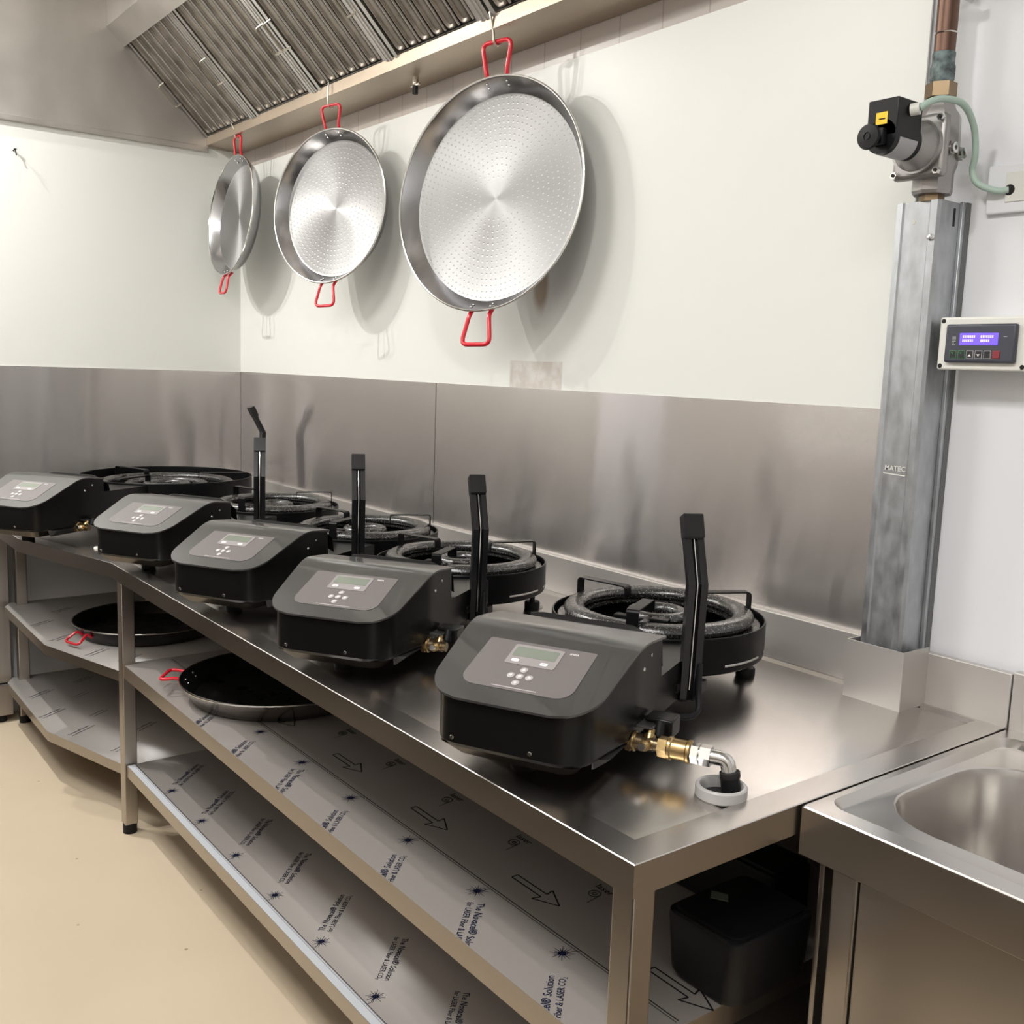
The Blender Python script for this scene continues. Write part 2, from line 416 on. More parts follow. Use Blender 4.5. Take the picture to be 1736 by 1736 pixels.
b = MB(); b.cyl((1.55, -.07, 2.36), (1.55, -.07, 2.335), .010, M['wire'], 10); b.box(1.525, 1.575, -.074, -.066, 2.328, 2.336, M['wire'], .002); b.hexnut((1.55, -.07, 2.33), (1.55, -.07, 2.305), .010, M['dark'])
b.build('drain_tap', t, off)
# filters
sd = V((0, -.7182, .6958)); sn = V((0, -.6958, -.7182))   # up the slope; outward normal
def FP(x, s, h): return V((x, -.153, 2.392))+sd*s+sn*h
fl = ['steel baffle filter at the left end of the hood, against the left panel', 'steel baffle filter above the smallest hanging pan, second from the left panel', 'steel baffle filter third from the left panel, above the middle hanging pan',
      'greasy baffle filter fourth from the left panel, up and left of the largest pan', 'greasiest baffle filter, the rightmost, cut by the top edge above the largest pan']
edges = [.008, .532, 1.05, 1.561, 2.065, 2.575]
for k in range(5):
    x0, x1 = edges[k]+.006, edges[k+1]-.006
    t = thing('baffle_filter', fl[k], 'grease filter', FP((x0+x1)/2, 0, 0), 0, 'grease filters in the hood')
    inv = Matrix.Translation(-FP((x0+x1)/2, 0, 0))
    Ls = .56
    b = MB(); b.loft([[FP(x0, 0, -.028), FP(x1, 0, -.028), FP(x1, 0, -.024), FP(x0, 0, -.024)], [FP(x0, Ls, -.028), FP(x1, Ls, -.028), FP(x1, Ls, -.024), FP(x0, Ls, -.024)]], M['filter_back'])
    b.build('backing', t, inv)
    lw, rw = .018, .062
    b = MB()
    def bar(xa, xb, s0, s1, h0, h1, m):
        b.loft([[FP(xa, s0, h0), FP(xb, s0, h0), FP(xb, s0, h1), FP(xa, s0, h1)], [FP(xa, s1, h0), FP(xb, s1, h0), FP(xb, s1, h1), FP(xa, s1, h1)]], m)
    bar(x0, x0+lw, 0, Ls, -.024, .001, M['filter_rim']); bar(x1-rw+.02, x1, 0, Ls, -.024, .001, M['filter_rim'])
    bar(x1-rw, x1-rw+.014, 0, Ls, -.024, -.004, M['filter_rim'])
    bar(x1-.018, x1-.014, 0, Ls, .001, .004, M['filter_rim']); bar(x1-.034, x1-.031, 0, Ls, .001, .003, M['filter_rim'])
    bar(x0, x1, Ls-.02, Ls, -.024, -.001, M['filter_rim']); bar(x0, x1, 0, .006, -.024, -.012, M['filter_rim'])
    b.build('rim', t, inv)
    n = 6; xa, xb = x0+lw+.004, x1-rw-.002; pitch = (xb-xa)/n
    for q in range(n):
        c = xa+pitch*(q+.5); w = pitch*.5*.70
        b = MB()
        # raised channel with a rounded lower end: outline in (x,s)
        out = [(c-w, Ls-.02), (c-w, .03)] + [(c-w+w*.5*(1-math.cos(a)), .03-.018*math.sin(a)) for a in (.5, 1., 1.57)] + [(c+w-w*.5*(1-math.cos(a)), .03-.018*math.sin(a)) for a in (1.57, 1., .5)] + [(c+w, .03), (c+w, Ls-.02)]
        ins = .006
        def shrink(P, d):
            return [(c+(x-c)*(1-d/w), s+(d if s < .1 else 0)) for x, s in P]
        b.loft([[FP(x, s, -.022) for x, s in out], [FP(x, s, -.006) for x, s in out], [FP(x, s, .001) for x, s in shrink(out, .0025)], [FP(x, s, .0015) for x, s in shrink(out, .006)], [FP(x, s, -.0045) for x, s in shrink(out, .0115)]], M['filter'], True, False, True)
        b.tube([FP(c+w+.0065, .014, -.003), FP(c+w+.0065, Ls-.02, -.003)], .0042, M['filter_rim'], 10)
        b.build('baffle', t, inv)
    hs = [x1-.045] + ([x0+.006] if k in (0, 2) else [])
    for hx in hs:
        b = MB(); s0 = .165
        b.tube(fillet([FP(hx+.024, s0, .002), FP(hx-.004, s0, .016), FP(hx-.008, s0+.004, .018), FP(hx-.008, s0+.096, .018), FP(hx-.004, s0+.10, .016), FP(hx+.024, s0+.10, .002)], .008, 3), .0032, M['wire'], 6)
        b.build('bail_handle', t, inv)

# ------------------------------------------------------------------ hanging pans
def pan_frame(c, yaw, tilt):
    n = V((math.sin(yaw)*math.cos(tilt), -math.cos(yaw)*math.cos(tilt), math.sin(tilt)))
    u = V((math.cos(yaw), math.sin(yaw), 0)); v = n.cross(u)
    if v.z < 0: v = -v
    # local axes: x=u, y=v, z=n
    mx = Matrix(((u.x, v.x, n.x, c[0]), (u.y, v.y, n.y, c[1]), (u.z, v.z, n.z, c[2]), (0, 0, 0, 1)))
    return mx
def pan_parts(t, r, rb, h, tube, angs, mwall, mbase, mout, hl=.085, hw=.05, fw=.033, lift=0., rw=.004):
    """local: rim in plane z=0, base at z=-h"""
    b = MB(); b.lathe([(rb, -h), (r-.004, -.003), (r-.001, -.0005)], mwall, 96)
    b.lathe([(r+.0015, -.003), (rb+.004, -h-.002), (rb-.006, -h-.004), (0, -h-.004)], mout, 96)
    b.build('side_wall', t, recalc=False, angle=50)
    b = MB(); b.lathe([(0, -h+.0008), (rb*.3, -h+.0008), (rb-.003, -h+.0006), (rb+.001, -h+.002)], mbase, 96); b.build('base', t, recalc=False)
    b = MB(); b.torus(r-.0005, .0032, 0, M['chrome'] if rw else mwall, 96, 8); b.build('rolled_rim', t)
    for a in angs:
        e = V((math.cos(a), math.sin(a), 0)); s = V((-math.sin(a), math.cos(a), 0)); z = V((0, 0, 1))
        rm = r-.006
        w0 = r-(r-rb)*.024/h+tube+.0015; w1 = r+tube+.004
        pts = [e*w0+s*fw-z*.024, e*w1+s*fw-z*.008, e*(rm+.012+hl)+s*hw+z*lift, e*(rm+.012+hl)-s*hw+z*lift, e*w1-s*fw-z*.008, e*w0-s*fw-z*.024]
        b = MB(); b.tube(fillet(pts, .022, 6), tube, M['red'], 12); b.build('handle', t, label='red handle')
        for q in (-1, 1):
            for dz in (.012, .022):
                rr = r-.004-(r-rb)*(dz+.002)/h
                p = e*rr+s*(q*fw)-z*dz
                nn = (-e*h+z*(r-rb)).normalized()
                b = MB(); b.lathe([(0, .003), (.0025, .0025), (.004, .0)], M['chrome'], 10, mx=Matrix.Translation(p) @ nn.to_track_quat('Z', 'Y').to_matrix().to_4x4()); b.build('rivet', t)
pans = [((2.0861, -.17, 1.930), .278, .0945, .3139, .279, .046, .0062, 'large paella pan with red handles, the biggest and rightmost on the hood', .085, .050, .034, 0.02),
        ((1.1594, -.17, 1.9924), .325, .0645, .2584, .2287, .043, .0048, 'middle paella pan with red handles hanging between two others on the hood', .072, .046, .030, 0.03),
        ((.3005, -.17, 2.0442), -.02, .106, .2393, .210, .042, .0048, 'smallest paella pan with red handles hanging nearest the left wall', .070, .040, .028, 0.0)]
for c, yaw, tilt, r, rb, h, tb, lab, hl, hw, fw, da in pans:
    t = thing('paella_pan', lab, 'pan', group='paella pans hanging from the hood', mx=pan_frame(c, yaw, tilt))
    pan_parts(t, r, rb, h, tb, (PI/2+da, -PI/2+da), M['pan_wall'], M['pan_base'], M['pan_wall'], hl, hw, fw)
hl_ = ['wire hook holding the largest paella pan', 'thin wire hook holding the middle paella pan', 'thin wire hook holding the smallest paella pan']
for (c, yaw, tilt, r, rb, h, tb, lab, hl, hw, fw, da), lb, wr in zip(pans, hl_, (.0038, .0022, .0022)):
    mx = pan_frame(c, yaw, tilt)
    a = PI/2+da; rr = r-.006+.012+hl
    p = mx @ V((rr*math.cos(a), rr*math.sin(a), 0))
    g = V((p.x, -.1505, 2.398))
    pts = []
    for k in range(9):      # upper hook over the gutter lip
        an = PI*(-.15+1.15*k/8); pts.append(g+V((0, .011*math.cos(PI-an)*-1, .002+.011*math.sin(an))))
    pts = pts
    low = [p+V((0, -.012, .02)), p+V((0, -.011, -.004)), p+V((0, 0, -.012)), p+V((0, .011, -.003)), p+V((0, .010, .006))]
    b = MB(); b.tube(fillet(pts[::-1][:9] if pts[0].y < pts[-1].y else pts, .003, 2)+fillet(low, .006, 4), wr, M['wire'], 8)
    o = b.build('pan_hook'); tag(o, lb, 'hook', 'wire pan hooks')

# ------------------------------------------------------------------ workbench
H = .85
bench = thing('workbench', 'long stainless workbench with two shelves below, carrying the five burners', 'workbench', (1.8, -.5, 0))
IB = Matrix.Translation((-1.8, .5, 0))
out = [(.005, -.006), (.005, -1.094), (.756, -1.094), (1.311, -.951), (3.544, -.951), (3.544, -.006)]
ins = [(.05, -.03), (.05, -1.048), (.75, -1.048), (1.305, -.903), (3.495, -.903), (3.495, -.03)]
ins2 = [(.070, -.048), (.070, -1.028), (.746, -1.028), (1.301, -.883), (3.475, -.883), (3.475, -.048)]
edge = [(x+dx, y+dy) for (x, y), (dx, dy) in zip(out, [(.0, 0), (.0, .0012), (0, .0012), (0, .0012), (-.0012, .0012), (-.0012, 0)])]
b = MB()
b.loft([[V((x, y, H-.002)) for x, y in out], [V((x, y, H-.0008)) for x, y in edge], [V((x, y, H+.0005)) for x, y in ins], [V((x+.4*(u-x), y+.4*(v-y), H-.0058)) for (x, y), (u, v) in zip(ins, ins2)], [V((x, y, H-.0025)) for x, y in ins2]], M['steel_top'], True, False, True)
b.build('worktop', bench, IB, angle=25)
b = MB()
op = out[1:]; ip = [(.025, -1.074), (.753, -1.074), (1.308, -.931), (3.524, -.931), (3.524, -.02)]; ip[0] = (.005, -1.074)
secs = [[V((x, y, .803)), V((x, y, H-.002)), V((u, v, H-.002)), V((u, v, .803))] for (x, y), (u, v) in zip(op, ip)]
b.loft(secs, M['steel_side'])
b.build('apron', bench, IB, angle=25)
b = MB(); b.box(.006, 3.548, -.02, -.003, H-.0025, .951, M['upst'], .002); b.box(.004, .018, -1.09, -.02, H-.0025, .951, M['upst'], .002)
b.build('upstand', bench, IB)
b = MB()   # sheet metal collar round the duct foot
b.prism([(3.262, -.02), (3.262, -.106), (3.386, -.106), (3.386, -.02), (3.383, -.02), (3.383, -.103), (3.265, -.103), (3.265, -.02)], H-.0025, .962, M['upst'])
b.build('duct_collar', bench, IB)
for (x, y) in ((3.500, -.945), (1.312, -.937), (.118, -.985), (3.500, -.07), (1.312, -.07)):
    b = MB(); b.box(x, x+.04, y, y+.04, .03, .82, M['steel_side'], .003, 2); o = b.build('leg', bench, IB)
    b = MB(); b.cyl((x+.02, y+.02, 0), (x+.02, y+.02, .032), .021, M['rubber'], 16); b.build('foot_cap', o)

# film print helpers -----------------------------------------------------
def burst(b, x, y, z, s=.021):
    rnd = random.Random(int(x*1000))
    for k in range(16):
        a = 2*PI*k/16+rnd.uniform(-.06, .06); l = s*(1. if k % 2 == 0 else .72); w = .0011
        d = V((math.cos(a), math.sin(a), 0)); q = V((-d.y, d.x, 0)); c = V((x, y, z))
        b.quad([c+d*.004+q*w, c+d*l+q*w*.3, c+d*l-q*w*.3, c+d*.004-q*w], M['ink'])
    b.loft([[V((x+.006*math.cos(a*PI/6), y+.006*math.sin(a*PI/6), z)) for a in range(12)], [V((x+.0001*math.cos(a*PI/6), y+.0001*math.sin(a*PI/6), z)) for a in range(12)]], M['ink'], True, False, False)
def stroke(b, pts, z, w=.0016, m=None):
    for a, c in zip(pts, pts[1:]):
        a, c = V((*a, z)), V((*c, z)); d = (c-a).normalized(); q = V((-d.y, d.x, 0))*w/2
        b.quad([a+q, c+q, c-q, a-q], m or M['ink_k'])
def tmx(x, y, z, ang, sx=1.): return Matrix.Translation((x, y, z)) @ Matrix.Rotation(ang, 4, 'Z') @ Matrix.Diagonal((sx, 1, 1, 1))
def slogan(b, x, y, z, ang, sz=.0186):
    """two lines starting at x,y, reading along ang"""
    d = V((math.cos(ang), math.sin(ang))); dn = V((d.y, -d.x))
    p = V((x, y))
    p = p+d*(b.text('The', sz, tmx(p.x, p.y, z, ang, .86), M['ink'])*.86+sz*.27)
    p = p+d*(b.text('Novacel\u00ae', sz*1.06, tmx(p.x, p.y, z, ang, .86), M['ink'], shear=.1, bold=.02)*.86+sz*.27)
    b.text('Solution', sz, tmx(p.x, p.y, z, ang, .86), M['ink'])
    p = V((x, y))+dn*.0180
    p = p+d*(b.text('for LASER Fiber & LASER CO', sz*.86, tmx(p.x, p.y, z, ang, .78), M['ink'])*.78+sz*.05)+dn*.002
    b.text('2', sz*.5, tmx(p.x, p.y, z, ang, .9), M['ink'])
def clip_y(b, ymin, z):
    """cut printed faces off at the shelf front"""
    g = [f for f in b.bm.faces if abs(f.calc_center_median().z-z) < 1e-4]
    geom = list({v for f in g for v in f.verts})+list({e for f in g for e in f.edges})+g
    bmesh.ops.bisect_plane(b.bm, geom=geom, plane_co=(0, ymin, 0), plane_no=(0, -1, 0), clear_outer=True)

def shelf(name, poly, top, th, film, prnt, lip=None):
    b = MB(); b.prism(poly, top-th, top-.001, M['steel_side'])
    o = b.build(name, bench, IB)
    f = MB()
    f.loft([[V((x, y, top-.001)) for x, y in poly], [V((x, y, top)) for x, y in poly]], film, True, False, True)
    prnt(f, top+.0004)
    f.build('protective_film', o, recalc=False)
    return o
def rect(x0, x1, y0, y1): return [(x0, y0), (x1, y0), (x1, y1), (x0, y1)]
D45 = math.radians(135)
def print_low(f, z):
    yb = -.879
    f.quad([(1.36, -.929, z), (3.49, -.929, z), (3.49, -.908, z), (1.36, -.908, z)], M['film_w'])
    stroke(f, [(1.36, -.905), (3.49, -.905)], z+.0002, .0016, M['ink'])
    stroke(f, [(1.36, -.911), (3.49, -.911)], z+.0002, .0008, M['ink'])
    modes = '++--+--++'
    for k in range(9):
        x = 1.609+.2348*(k-1)+.0
        if x < 1.38: continue
        md = modes[k-1] if k else '+'
        burst(f, x, yb, z)
        stroke(f, [(x+.004, yb-.006), (x+.012, -.897), (x+.012, -.905)], z, .0013, M['ink'])
        if md == '+': slogan(f, x-.034, yb+.023, z, D45)
        else: slogan(f, x-.148, yb+.153, z, D45-PI)
    stroke(f, [(1.36, -.60), (3.49, -.60)], z, .0016); stroke(f, [(1.36, -.607), (3.49, -.607)], z, .0016)
def arrow(f, x, y, z):
    P = [(x, y-.007), (x+.085, y-.007), (x+.080, y-.024), (x+.128, y), (x+.080, y+.024), (x+.085, y+.007), (x, y+.007), (x, y-.007)]
    stroke(f, P, z, .0031)
def print_mid(f, z):
    stroke(f, [(1.36, -.788), (3.49, -.788)], z, .0022); stroke(f, [(1.36, -.7935), (3.49, -.7935)], z, .0014)
    for k in range(7):
        x = 2.087+.2352*(k-1)
        burst(f, x, -.817, z)
        stroke(f, [(x+.004, -.811), (x+.006, -.797), (x+.012, -.790)], z, .0013)
        if k in (2, 5): slogan(f, x+.034, -.84, z, D45-PI)
        else: slogan(f, x+.152, -.978, z, D45)
    clip_y(f, -.929, z)
    for k in range(-2, 4):
        arrow(f, 2.318+.352*k, -.728, z)
    for k in range(8):
        x = 2.441+.237*(k-3)
        f.torus(.011, .0008, z, M['ink_k'], 20, 4, (x, -.648)); f.torus(.004, .0008, z, M['ink_k'], 12, 4, (x, -.648))
        stroke(f, [(x+.011, -.648), (x+.016, -.680)], z, .0016)
        f.text('laser', .022, tmx(x-.02, -.630, z, 0), M['ink_k'])
    burst(f, 3.40, -.60, z)
def print_left(rows):
    def fn(f, z):
        for x, y, l in rows:
            a = math.radians(126)
            f.text('The Novacel\u00ae Solution', .0135*l, tmx(x, y, z, a, .9), M['ink'])
            f.text('for LASER Fiber & LASER CO2', .0115*l, tmx(x+.013, y+.01, z, a, .85), M['ink'])
    return fn
shelf('middle_shelf', rect(1.335, 3.50, -.93, -.03), .54, .042, M['film'], print_mid)
shelf('lower_shelf', rect(1.355, 3.50, -.93, -.03), .225, .036, M['film'], print_low)
lp = lambda y0: [(.108, -.03), (.108, -1.0), (.17, -1.03), (.80, -1.03), (1.30, -.885), (1.30, -.03)]
shelf('corner_shelf', lp(0), .485, .034, M['film_l'], print_left([(.52, -1.012, .8), (.761, -1.0, .8), (1.0, -.95, .8), (1.12, -.88, .8), (.55, -.80, .8), (.35, -.9, .8)]))
shelf('corner_shelf', lp(0), .18, .034, M['film_l'], print_left([(.40, -1.0, .9), (.65, -1.02, .9), (.88, -.98, .9), (.48, -.868, .6), (.72, -.868, .6), (1.1, -.9, .9), (.95, -.78, .8), (.3, -.82, .8)]))

# bench hole ring under the gas hose
t = thing('hose_grommet', 'grey ring set in the worktop around the black gas hose', 'grommet', (3.458, -.690, H-.0025))
b = MB(); b.lathe([(.037, 0), (.0385, .002), (.0385, .016), (.0365, .018), (.0325, .018), (.0305, .015), (.0305, .001)], M['ring_pl'], 48); b.build('rim', t)
b = MB(); b.lathe([(.0305, .001), (0, .001)], M['dark'], 32); b.build('hole', t)

# ------------------------------------------------------------------ burners
def prof_z(Y, P):
    """console top profile (front -> ridge -> flat back)"""
    df, db, zf, zb = P
    s = (zb-zf)/(df-db); y0 = -df; yr = -db
    if Y < yr-.03: return zf+s*(Y+df)
    z0 = zf+s*(yr-.03+df); t = min(1., (Y-(yr-.03))/.055)
    z = z0+s*.055*(t-t*t/2)
    if Y > yr+.025: z -= .10*(Y-(yr+.025))
    return z
def make_burner(r, zt, zb, rr, zr, P, label, big=False, back=None):
    t = thing('paella_burner', label, 'gas burner', group='paella burners on the bench')
    df, db, zf, zbk = P
    bk = -r*.80
    rows = [-df+.004*k for k in range(0, 4)] + [-df+.016+.012*k for k in range(6)]
    # ---- console plate
    yb = -db+.105
    ys = []; y = -df
    while y < -df+.07: ys.append(y); y += .006
    while y < yb: ys.append(y); y += .012
    ys.append(yb)
    def hw(Y):
        w = .1345+(.1505-.1345)*(Y+df)/(df-db); w = min(w, .1525); q = .058; d = Y+df
        if d < q: w -= q-math.sqrt(max(0, q*q-(q-d)**2))
        return w
    b = MB(); top = []; bot = []
    NX = 12
    for Y in ys:
        w = max(hw(Y), .074); top.append([V((w*(2*i/NX-1), Y, prof_z(Y, P))) for i in range(NX+1)])
    def plate(off, flip):
        return [[v+V((0, 0, off)) for v in row] for row in top]
    A = plate(0, 0); B_ = plate(-.0035, 0)
    b.loft(A, M['plate'], False); b.loft(B_, M['plate'], False)
    rim = lambda G: G[0]+[g[-1] for g in G[1:]]+G[-1][::-1][1:]+[g[0] for g in G[-2:0:-1]]
    b.loft([rim(A), rim(B_)], M['plate'], True, False, False)
    bmesh.ops.remove_doubles(b.bm, verts=b.bm.verts, dist=1e-5)
    b.build('console_plate', t, angle=40)
    # ---- housing
    yend = -r*.86
    ol = []
    q = .052; wf = .128; wb = .146
    for k in range(9):
        a = PI/2*k/8; ol.append((-wf+q-q*math.cos(a), -df+.008+q-q*math.sin(a)))
    ol = ol+[(-x, y) for x, y in ol[::-1]]
    side = [y for y in ys if y > -df+.008+q+.006]+[yb+.004, yend]
    side = [y for y in side if y <= yend]
    wid = lambda Y: wf+(wb-wf)*min(1, (Y+df-.06)/(df-db-.06))
    R_ = [(wid(y), y) for y in side]; Lf = [(-wid(y), y) for y in side[::-1]]
    ol = ol+R_+Lf
    zt_ = lambda Y: prof_z(Y, P)-.0045 if Y <= yb+.001 else zt-.006
    zlow = .052
    b = MB(); b.loft([[V((x*.97, y if y > -df+.02 else y+.004, zlow)) for x, y in ol], [V((x, y, zlow+.006)) for x, y in ol], [V((x, y, zt_(y))) for x, y in ol]], M['black_side'], True, True, False)
    b.box(-.144, .144, yb-.01, yend, zt-.02, zt-.0065, M['black_side'])
    b.build('housing', t, angle=30)
    b = MB()
    b.loft([[V((x, y, .031)) for x, y in rrect(-.098, .098, -df+.040, -db+.02, .02)], [V((x, y, .0525)) for x, y in rrect(-.116, .116, -df+.016, -db+.03, .02)]], M['tray'])
    b.build('base_tray', t)
    # bracket flange by the valve
    b = MB(); b.loft([[V((.118, -df+.07, .052)), V((.140, -df+.085, .050)), V((.140, -db+.02, .050)), V((.118, -db+.02, .052))], [V((.112, -df+.085, .030)), V((.114, -df+.09, .029)), V((.114, -db+.01, .029)), V((.112, -db+.01, .030))]], M['plate'])
    b.build('side_flange', t)
    for (x, y, z) in ((wb, -db+.02, zbk-.045), (wb-.001, -db+.055, zbk-.03)):
        b = MB(); b.lathe([(0, .0018), (.003, .0015), (.0038, 0)], M['chrome'], 10, mx=Matrix.Translation((x, y, z)) @ Matrix.Rotation(PI/2, 4, 'Y')); b.build('screw', t)
    for x in (.045, -.085):
        b = MB(); b.lathe([(0, .0018), (.003, .0015), (.0038, 0)], M['chrome'], 10, mx=Matrix.Translation((x, -df+.0075, zlow+.014)) @ Matrix.Rotation(PI/2, 4, 'X')); b.build('screw', t)
    # ---- control panel on the slope
    s = (zbk-zf)/(df-db); al = math.atan(s)
    pm = Matrix.Translation((0, -df, zf)) @ Matrix.Rotation(al, 4, 'X')
    def flat(b, poly, h0, h1, m): b.prism(poly, h0, h1, m)
    b = MB()
    pl = []
    for cx, cy, a, q in ((.091-.004, .156-.004, 0, .004), (-.093+.004, .156-.004, PI/2, .004), (-.093+.026, .037+.026, PI, .026), (.091-.026, .037+.026, 1.5*PI, .026)):
        for k in range(7): pl.append((cx+q*math.cos(a+PI/2*k/6), cy+q*math.sin(a+PI/2*k/6)))
    flat(b, pl, -.001, .0008, M['sticker']); cp = b.build('control_panel', t, pm)
    b = MB(); flat(b, rrect(-.0435, .0405, .0985, .148, .004), .0005, .0016, M['bezel']); b.build('display_bezel', cp)
    b = MB(); flat(b, rrect(-.0385, .034, .118, .142, .0015), .001, .0019, M['lcd']); b.build('display', cp)
    for x in (-.0275, .021):
        b = MB(); flat(b, rrect(x-.0065, x+.0065, .1035, .1105, .0034), .001, .0023, M['key_w']); b.box(x-.003, x+.003, .1066, .1074, .0022, .0026, M['key_g']); b.build('button', cp)
    for x, y, g in ((-.003, .0873, 1), (-.018, .0713, 2), (-.003, .0713, 0), (.0128, .0713, 3), (-.003, .0553, 4)):
        b = MB(); b.lathe([(.0060, .0005), (.0062, .0014), (.0056, .0018), (0, .0018)], M['key_g'], 20, (x, y, 0))
        if g == 0: b.lathe([(.0026, .0018), (.0026, .0021), (0, .0021)], M['key_w'], 14, (x, y, 0))
        else:
            a0 = {1: PI/2, 2: PI, 3: 0, 4: -PI/2}[g]
            b.prism([(x+.0034*math.cos(a0+k*2*PI/3), y+.0034*math.sin(a0+k*2*PI/3)) for k in range(3)], .0017, .0021, M['key_w'])
        b.build('button', cp)
    b = MB(); flat(b, [(-.0375, .0416), (.037, .0416), (.037, .0436), (-.0375, .0436)], .0005, .0012, M['key_g']); b.build('stripe', cp)
    b = MB(); b.text('mim', .0082, Matrix.Translation((.049, .1425, .0010)), M['key_w']); b.build('lettering', cp, recalc=False)
    # ---- drum
    b = MB(); b.lathe([(0, zb), (r-.012, zb), (r-.002, zb+.006), (r, zb+.014), (r, zt-.002), (r-.001, zt), (r-.0035, zt), (r-.004, zt-.002), (r-.004, zb+.03), (r-.03, zb+.022), (0, zb+.02)], M['black'], 96)
    b.build('drum', t, angle=30)
    for (a0, a1) in ((-.62, -.12), (.05, .40), (2.2, 2.7)):
        a0 -= .0; b = MB(); b.lathe([(r+.0004, zb+.017), (r+.0012, zb+.018), (r+.0012, zb+.0205), (r+.0004, zb+.0215)], M['slot'], 14, (0, 0, 0), None, False, False, a0, a1); b.build('vent_slot', t, recalc=False)
    # ---- cast rings
    R1 = rr-.022
    b = MB(); b.torus(R1, .022, zr-.014, M['enamel'], 96, 16, sq=.66); b.lathe([(rr+.012, zr-.030), (rr+.012, zr-.027), (R1-.03, zr-.026), (R1-.03, zr-.030)], M['enamel'], 96)
    b.build('outer_ring', t)
    R2 = .052 if not big else .075
    b = MB(); b.torus(R2, .014, zr-.022, M['enamel'], 64, 14); b.lathe([(R2-.010, zr-.030), (R2-.010, zr-.04), (R2+.010, zr-.04), (R2+.010, zr-.030)], M['enamel'], 48)
    b.build('inner_ring', t)
    if big:
        R3 = .14; b = MB(); b.torus(R3, .015, zr-.022, M['enamel'], 80, 14); b.build('middle_ring', t)
    b = MB()
    for x, xe in ((-.030, -.018), (.0, .0), (.03, .018)):
        b.tube([(x*1.6, -R1+.01, zr-.026), (xe*2, -R2-.008, zr-.026)], .010, M['enamel'], 10)
    b.box(-.05, .05, -R1-.012, -R1+.05, zr-.034, zr-.016, M['enamel'], .004)
    b.box(-.062, -.020, -R2-.045, -R2-.022, zr-.02, zr-.010, M['black'], .003); b.box(.012, .05, -R2-.04, -R2-.016, zr-.02, zr-.010, M['black'], .003)
    b.build('feed_tubes', t)
    # ---- pan supports: flat bars on three sides
    hz = zr+.027
    for a in (math.radians(168), math.radians(34), math.radians(274)):
        e = V((math.cos(a), math.sin(a), 0)); sd_ = V((-e.y, e.x, 0)); w = .012
        ro = r-.012; ri = .075 if not big else .12
        ro -= .012; path = fillet([e*ro+V((0, 0, zt-.045)), e*ro+V((0, 0, hz)), e*ri+V((0, 0, hz-.002)), e*ri+V((0, 0, hz-.026))], .008, 4)
        rings = []
        for i, p in enumerate(path):
            tg = (path[min(i+1, len(path)-1)]-path[max(0, i-1)]).normalized(); nn = tg.cross(sd_).normalized()*.0013
            rings.append([p+sd_*w+nn, p-sd_*w+nn, p-sd_*w-nn, p+sd_*w-nn])
        b = MB(); b.loft(rings, M['black']); b.build('pan_support', t, angle=20)
    # ---- heat deflector behind the console
    b = MB(); yd = -db+.125; zd = zbk-.007
    xs = [-.118+.236*k/20 for k in range(21)]
    fz = lambda x: zd-max(0, x-.075)*.45-max(0, -x-.1)*.2
    b.loft([[V((x+.015, yd, fz(x))) for x in xs], [V((x+.015, yd+.003, fz(x)+.001)) for x in xs], [V((x+.015, yd+.022, fz(x)-.012)) for x in xs], [V((x+.015, yd+.03, fz(x)-.05)) for x in xs]], M['black_side'], False)
    b.loft([[V((x+.015, yd, fz(x))) for x in xs], [V((x+.015, yd-.004, fz(x)-.009)) for x in xs]], M['black_side'], False)
    b.build('heat_deflector', t)
    # ---- feet
    for (x, y) in ((r*.86*math.cos(.43), r*.86*math.sin(.43)), (-r*.86*math.cos(.43), r*.86*math.sin(.43)), (-.02, -df+.125)):
        b = MB(); b.cyl((x, y, .018), (x, y, zb+.006), .007, M['black_plastic'], 12)
        b.lathe([(0, 0), (.019, 0), (.020, .003), (.020, .017), (.018, .020), (0, .020)], M['rubber'], 24, (x, y, 0)); b.build('foot', t)
    # ---- gas valve on the right side, axis along +x
    yv, zv = -df+.176, .052
    X = lambda x, dy=0, dz=0: V((x, yv+dy, zv+dz))
    b = MB()
    b.cyl(X(.118), X(.136), .012, M['brass_d'], 14); b.hexnut(X(.134), X(.142), .017, M['brass']); b.cyl(X(.142), X(.160), .0135, M['brass_d'], 16)
    b.lathe([(.013, 0), (.016, .002), (.016, .005), (.013, .007)], M['brass'], 20, mx=Matrix.Translation(X(.143)) @ Matrix.Rotation(PI/2, 4, 'Y'))
    b.cyl(X(.160), X(.178), .011, M['brass_d'], 14)
    for k, (d, l) in enumerate((((0, -1, .15), .034), ((0, .6, .8), .024))):
        dv = V(d).normalized(); b.cyl(X(.168), X(.168)+dv*l*.6, .009, M['brass'], 12); b.cyl(X(.168)+dv*l*.6, X(.168)+dv*l, .006, M['chrome'] if k == 0 else M['brass'], 10)
    b.cyl(X(.176), X(.186), .010, M['brass_d'], 12)
    b.build('gas_valve', t, label='brass gas valve')
    b = MB(); b.box(.128, .172, yv+.006, yv+.060, zv+.020, zv+.0235, M['plate'], .001)
    b.box(.150, .196, yv+.030, yv+.072, zv+.024, zv+.031, M['black_side'], .003, 3)
    b.box(.188, .196, yv+.030, yv+.072, zv+.002, zv+.029, M['black_side'], .0025, 2)
    b.cyl(X(.176, .024, .006), X(.176, .034, .026), .009, M['rubber'], 14)
    b.build('valve_lever', t, label='black valve lever')
